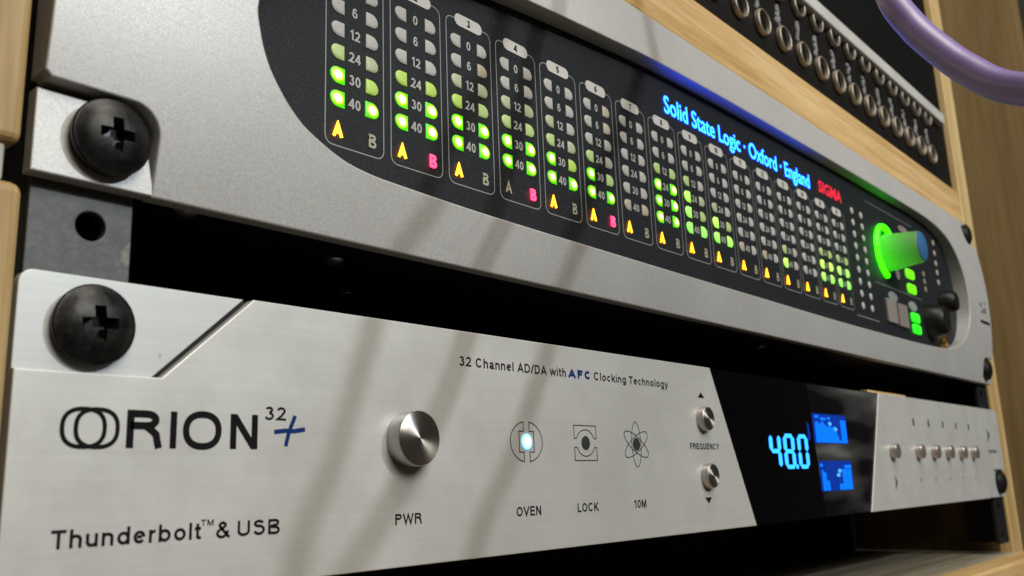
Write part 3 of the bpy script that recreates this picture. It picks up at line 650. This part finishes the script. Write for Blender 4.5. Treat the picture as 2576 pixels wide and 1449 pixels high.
for k, rot in enumerate((90, 30, -30)):
    ca, sa = math.cos(math.radians(rot)), math.sin(math.radians(rot))
    e = [(cx+1.06*(5.4*math.cos(u)*ca-1.85*math.sin(u)*sa), cz+5.4*math.cos(u)*sa+1.85*math.sin(u)*ca) for u in [2*math.pi*i/48 for i in range(48)]]
    b.mesh(stroke(e, t, YP-0.004*k, True))
b.link('atom_icon', 'print_d', lo)
vs, fs = lathe([(1.6, 0.05), (1.55, -0.1), (0.3, -0.14)], cx, cz, 28); link('clock_lamp', vs, fs, 'ledgrey', lo, smooth=True)
# small round buttons
def button(x, z, r, d, name, top='knobtop'):
    vs, fs = lathe([(r, 0.05), (r, -d+0.35), (r-0.12, -d+0.1), (r-0.35, -d)], x, z, 40, cap=False); o = link(name, vs, fs, 'button', lo, smooth=True)
    vs, fs = lathe([(r-0.35, -d), (r*0.5, -d-0.03), (0.02, -d-0.05)], x, z, 40, cap=False); link('button_face', vs, fs, top, o, smooth=True); return o
button(175.6, -14.5, 3.3, 2.0, 'frequency_button'); button(175.7, -29.7, 3.3, 2.0, 'frequency_button')
for x in (319.6, 349.5, 369.8, 389.3, 409.4, 428.6): button(x, -22.2, 2.9, 2.6, 'preset_button', 'button')
# seven-segment digits
SEG = {'4': 'fgbc', '8': 'abcdefg', '0': 'abcdef'}
def digit(ch, x, z, wd, ht):
    b = B(); th = 2.1; th2 = 1.25; g = 0.12; h2 = ht/2
    def seg(x0, z0, x1, z1, vert):
        k = (th if vert else th2)/2
        if vert: pts = [(x0, z0+g), (x0+k, z0+g+k*0.7), (x0+k, z1-g-k*0.7), (x0, z1-g), (x0-k, z1-g-k*0.7), (x0-k, z0+g+k*0.7)]
        else: pts = [(x0+g, z0), (x0+g+k, z0+k), (x1-g-k, z0+k), (x1-g, z0), (x1-g-k, z0-k), (x0+g+k, z0-k)]
        b.mesh(flat([pts], 0.20, 0.36))
    for s in SEG[ch]:
        {'a': lambda: seg(x, z+ht, x+wd, z+ht, 0), 'b': lambda: seg(x+wd, z+h2, x+wd, z+ht, 1), 'c': lambda: seg(x+wd, z, x+wd, z+h2, 1), 'd': lambda: seg(x, z, x+wd, z, 0),
         'e': lambda: seg(x, z, x, z+h2, 1), 'f': lambda: seg(x, z+h2, x, z+ht, 1), 'g': lambda: seg(x, z+h2, x+wd, z+h2, 0)}[s]()
    return b.link('digit', 'digit', lo)
digit('4', 216.2, -27.6, 5.6, 9.6); digit('8', 226.0, -27.6, 5.6, 9.6); digit('0', 236.2, -27.6, 5.6, 9.6)
vs, fs = flat([rrect(232.6, -28.2, 234.2, -26.9, 0.4)], 0.20, 0.36); link('decimal_point', vs, fs, 'digit', lo)
vs, fs = flat([[(246.5, -0.4), (313.0, -0.4), (292.2, -43.7), (251.5, -43.7)]], 0.31, 0.36); link('reflection_sheet', vs, fs, 'reflection', lo)  # added sheet that carries the painted reflection
# two little graphic screens
def screen(x0, x1, z0, z1, kind):
    vs, fs = flat([[(x0, z0), (x1, z0), (x1, z1), (x0, z1)]], 0.28, 0.37); o = link('graphic_screen', vs, fs, 'lcd', lo)
    b = B(); d = B(); Wd = x1-x0; H = z1-z0
    bars = []
    n = 22
    for i in range(n):
        xa = x0+1.6+(Wd-2.2)*i/n; xb = xa+(Wd-2.2)/n*0.86; f = i/(n-1)
        if kind == 0:
            h = 0.70+0.05*math.sin(i*1.7) if f < 0.3 else (0.58+0.03*math.sin(i*2.1) if f < 0.62 else max(0.0, 0.56-(f-0.62)*3.0))
            if f > 0.83: h = 0.83
            h = max(h, 0.1)
            b.mesh(poly([(xa, z0+0.3), (xb, z0+0.3), (xb, z0+H*h), (xa, z0+H*h)], 0.24))
        else:
            if f < 0.14: h = 0.70-f*1.1
            elif f < 0.22: h = 0.34
            elif f < 0.56: h = 0
            elif f < 0.70: h = 0.22
            else: h = 0.72
            if h: b.mesh(poly([(xa, z0+0.2), (xb, z0+0.2), (xb, z0+H*h), (xa, z0+H*h)], 0.24))
    if kind == 0:
        for x, z, ww, hh in ((3.4, 0.90, 3.4, 0.9), (8.6, 0.83, 4.6, 0.9), (13.4, 0.86, 2.4, 0.9)): b.mesh(poly(rrect(x0+x-ww/2, z0+H*z-hh/2, x0+x+ww/2, z0+H*z+hh/2, 0.3), 0.24))
        dots = ((14.0, 0.68), (18.5, 0.50))
    else:
        for x, z, ww, hh in ((1.6, 0.86, 2.2, 1.0), (24.0, 0.80, 6.0, 1.1)): b.mesh(poly(rrect(x0+x-ww/2, z0+H*z-hh/2, x0+x+ww/2, z0+H*z+hh/2, 0.3), 0.24))
        dots = ((16.6, 0.66), (15.2, 0.52))
    for x, z in dots: d.mesh(poly(arc(x0+x, z0+H*z, 1.6, 0, 360, 16, 0.65)[:-1], 0.22))
    b.link('bar_graph', 'lcdbar', o); d.link('screen_dot', 'lcddot', o)
screen(248.6, 277.3, -20.0, -10.1, 0); screen(250.2, 277.6, -35.7, -25.8, 1)
vs, fs = flat([[(243.8, -19.5), (245.6, -18.5), (245.2, -14.0), (243.9, -13.2)]], 0.26, 0.37); link('screen_edge', vs, fs, 'lcd', lo)
# faint print on the right plate
def mark(pts, mname):
    v, f = poly(pts, YP); link('faded_marking', v, f, mname, lo)
for x in (349.0, 368.5, 388.4, 408.0, 428.2):
    mark(rrect(x-0.9, -11.6, x+0.9, -8.6, 0.5), 'print_d'); mark(rrect(x-0.5, -34.6, x+0.5, -33.0, 0.3), 'print_g')
mark([(318.2, -37.4), (321.4, -34.0), (318.6, -31.2), (319.6, -34.0)], 'print_d')
mark([(458.0, -17.6), (463.5, -13.2), (460.0, -10.2), (460.0, -13.6)], 'print_d'); mark(rrect(457.5, -22.2, 472.0, -20.6, 0.5), 'print_g')

# ------------------------------------------------------------------ screws
def screw_mesh():
    vs, fs = lathe([(0.3, 1.2), (5.5, 1.2), (5.55, 0.2), (5.75, 0.0), (5.8, -0.55), (5.6, -0.85), (5.25, -0.98), (4.6, -1.5), (3.7, -1.98), (2.5, -2.32), (1.2, -2.48), (0.2, -2.5)], 0, 0, 56)
    bm = bmesh.new(); bv = [bm.verts.new(v) for v in vs]
    for f in fs: bm.faces.new([bv[i] for i in f])
    bmesh.ops.recalc_face_normals(bm, faces=bm.faces[:])
    me = bpy.data.meshes.new('screw_body'); bm.to_mesh(me); bm.free()
    plus = []
    a, c = 0.78, 2.75
    base = [(c, -a), (c, a), (a, a), (a, c), (-a, c), (-a, a), (-c, a), (-c, -a), (-a, -a), (-a, -c), (a, -c), (a, -a)]
    n = 12; v2 = [(x*1.12, -3.4, z*1.12) for x, z in base]+[(x*0.5 if abs(x) > 1 else x*0.8, -0.2, z*0.5 if abs(z) > 1 else z*0.8) for x, z in base]
    f2 = [tuple(range(n)), tuple(range(2*n-1, n-1, -1))]+[(i, i+n, (i+1) % n+n, (i+1) % n) for i in range(n)]
    bm = bmesh.new(); bv = [bm.verts.new(v) for v in v2]
    for f in f2: bm.faces.new([bv[i] for i in f])
    bmesh.ops.recalc_face_normals(bm, faces=bm.faces[:])
    mc = bpy.data.meshes.new('cut'); bm.to_mesh(mc); bm.free()
    o = bpy.data.objects.new('tmpa', me); k = bpy.data.objects.new('tmpb', mc); S.collection.objects.link(o); S.collection.objects.link(k)
    md = o.modifiers.new('b', 'BOOLEAN'); md.object = k; md.operation = 'DIFFERENCE'; md.solver = 'EXACT'
    dg = bpy.context.evaluated_depsgraph_get(); dg.update()
    r = bpy.data.meshes.new_from_object(o.evaluated_get(dg))
    out = [tuple(v.co) for v in r.vertices], [tuple(p.vertices) for p in r.polygons]
    bpy.data.objects.remove(o); bpy.data.objects.remove(k); return out
sv, sf = screw_mesh()
def screw(x, z, y, rot, label):
    ca, sa = math.cos(math.radians(rot)), math.sin(math.radians(rot))
    vs = [(x+a*ca-c*sa, y+h, z+a*sa+c*ca) for a, h, c in sv]
    return tag(link('rack_screw', vs, sf, 'screw', smooth=True), label, 'screw', 'black rack screws')
screw(9.9, -7.0, 0.1, 4, 'large black cross-head screw on the left corner of the lower silver unit')
screw(10.1, 20.4, -1.15, 2, 'large black cross-head screw in the left notch of the upper silver unit')
screw(472.6, 21.0, -1.15, 20, 'small far black screw at lower right corner of the upper unit')
screw(472.6, 94.0, -1.15, 10, 'small far black screw at upper right corner of the meter unit, below the crossbar')
screw(472.6, -36.6, 0.1, 35, 'small far black screw at the right end of the lower unit')

# ------------------------------------------------------------------ patch bay
pb = tag(empty('patch_bay', (241, 40, 122)), 'black patch bay with two rows of ring sockets under a bright aluminium strip', 'patch bay')
b = B(); b.mesh(box(-0.5, 484, 5, 12, 124.2, 166.5)); b.mesh(box(8, 476, 12, 90, 125, 166)); b.link('front_panel', 'patch', pb)
b = B(); b.mesh(box(0, 474, 1.2, 5, 158.4, 164.6, 0.6)); b.link('label_strip', 'bar', pb)
vs, fs = box(0, 489, 6.5, 9.5, 165, 330); link('blank_panel', vs, fs, 'hole', pb)
jv, jf = lathe([(4.5, 5.0), (5.15, 4.6), (5.2, 3.6), (5.0, 2.9), (4.7, 2.7), (4.4, 2.9), (4.25, 3.6), (4.2, 4.8)], 0, 0, 28, cap=False)
hv, hf = lathe([(4.1, 4.4), (0.1, 4.5)], 0, 0, 24, cap=False)
proto = None
NJ = 24; PJ = 18.0; X0 = 233.0-PJ*11
for row, z in ((0, 135.2), (1, 156.8)):
    for i in range(NJ):
        x = X0+PJ*i
        if x > 470: continue
        if proto is None:
            jb = B(); jb.put([(a+x, h, c+z) for a, h, c in jv], jf, 0); jb.put([(a+x, h, c+z) for a, h, c in hv], hf, 1)
            proto = jb.link('socket', ['nickel', 'hole'], pb, smooth=True); pc = (WLOC[proto.name].copy(), x, z)
        else: copy_at(proto, pc[0]+Vector((x-pc[1], 0, z-pc[2])), pb)
tb = B(); rnd = random.Random(3)
for i in range(NJ):
    x = X0+PJ*i
    if x > 470: continue
    for k in range(7):
        zz = 141.2+1.25*k; xx = x-1.6+rnd.uniform(-0.9, 0.9); rx = rnd.uniform(0.8, 1.6)
        tb.mesh(lathe([(rx, 5.0), (rx*0.8, 4.4), (0.1, 4.2)], xx, zz, 8))
tb.link('worn_marking', 'tab', pb)

# ------------------------------------------------------------------ cables
pth = [(188, -71, 330), (156, -73, 170), (135.5, -74.6, 98), (125.3, -76.4, 69), (118.8, -79, 55.8), (117.0, -82.6, 47.5), (115.0, -86.6, 41), (112.3, -91.3, 34.5), (108, -98, 27.5), (101, -112, 20), (90, -140, 10), (74, -180, 4)]
vs, fs = tube(catmull(pth, 12), 2.6, 28); tag(link('patch_cable', vs, fs, 'cable', smooth=True), 'thick glossy purple cable curving across the upper right corner in front of the patch bay', 'cable')
def hang(pts, r, label):
    vs, fs = tube(catmull(pts, 8), r, 16); return tag(link('patch_cable', vs, fs, 'cable2', smooth=True), label, 'cable')
def shadow_line(Q, lead, tail):
    k = 112/1105.0
    return lead+[(x+(490-x)*k, -112, z+(560-z)*k) for x, z in Q]+tail
hang(shadow_line([(98.4, 67.8), (82, 40), (74.8, 25.4), (67, 14.5), (61, 1.7), (52.2, -23.6), (43.7, -43.4)], [(170, -112, 420), (160, -112, 260), (150, -112, 170)], [(82, -112, -30), (72, -112, -110)]), 2.3,
     'dark cable hanging in front of the left half of the gear, out of frame')
hang(shadow_line([(161.8, 97.4), (157, 76.9), (125, 30), (117, 15.8), (110.5, -0.3), (96.9, -24.9), (83.2, -47)], [(225, -112, 440), (216, -112, 300), (206, -112, 200)], [(112, -112, -40), (98, -112, -120)]), 2.4,
     'dark cable hanging in front of the middle of the gear, out of frame')
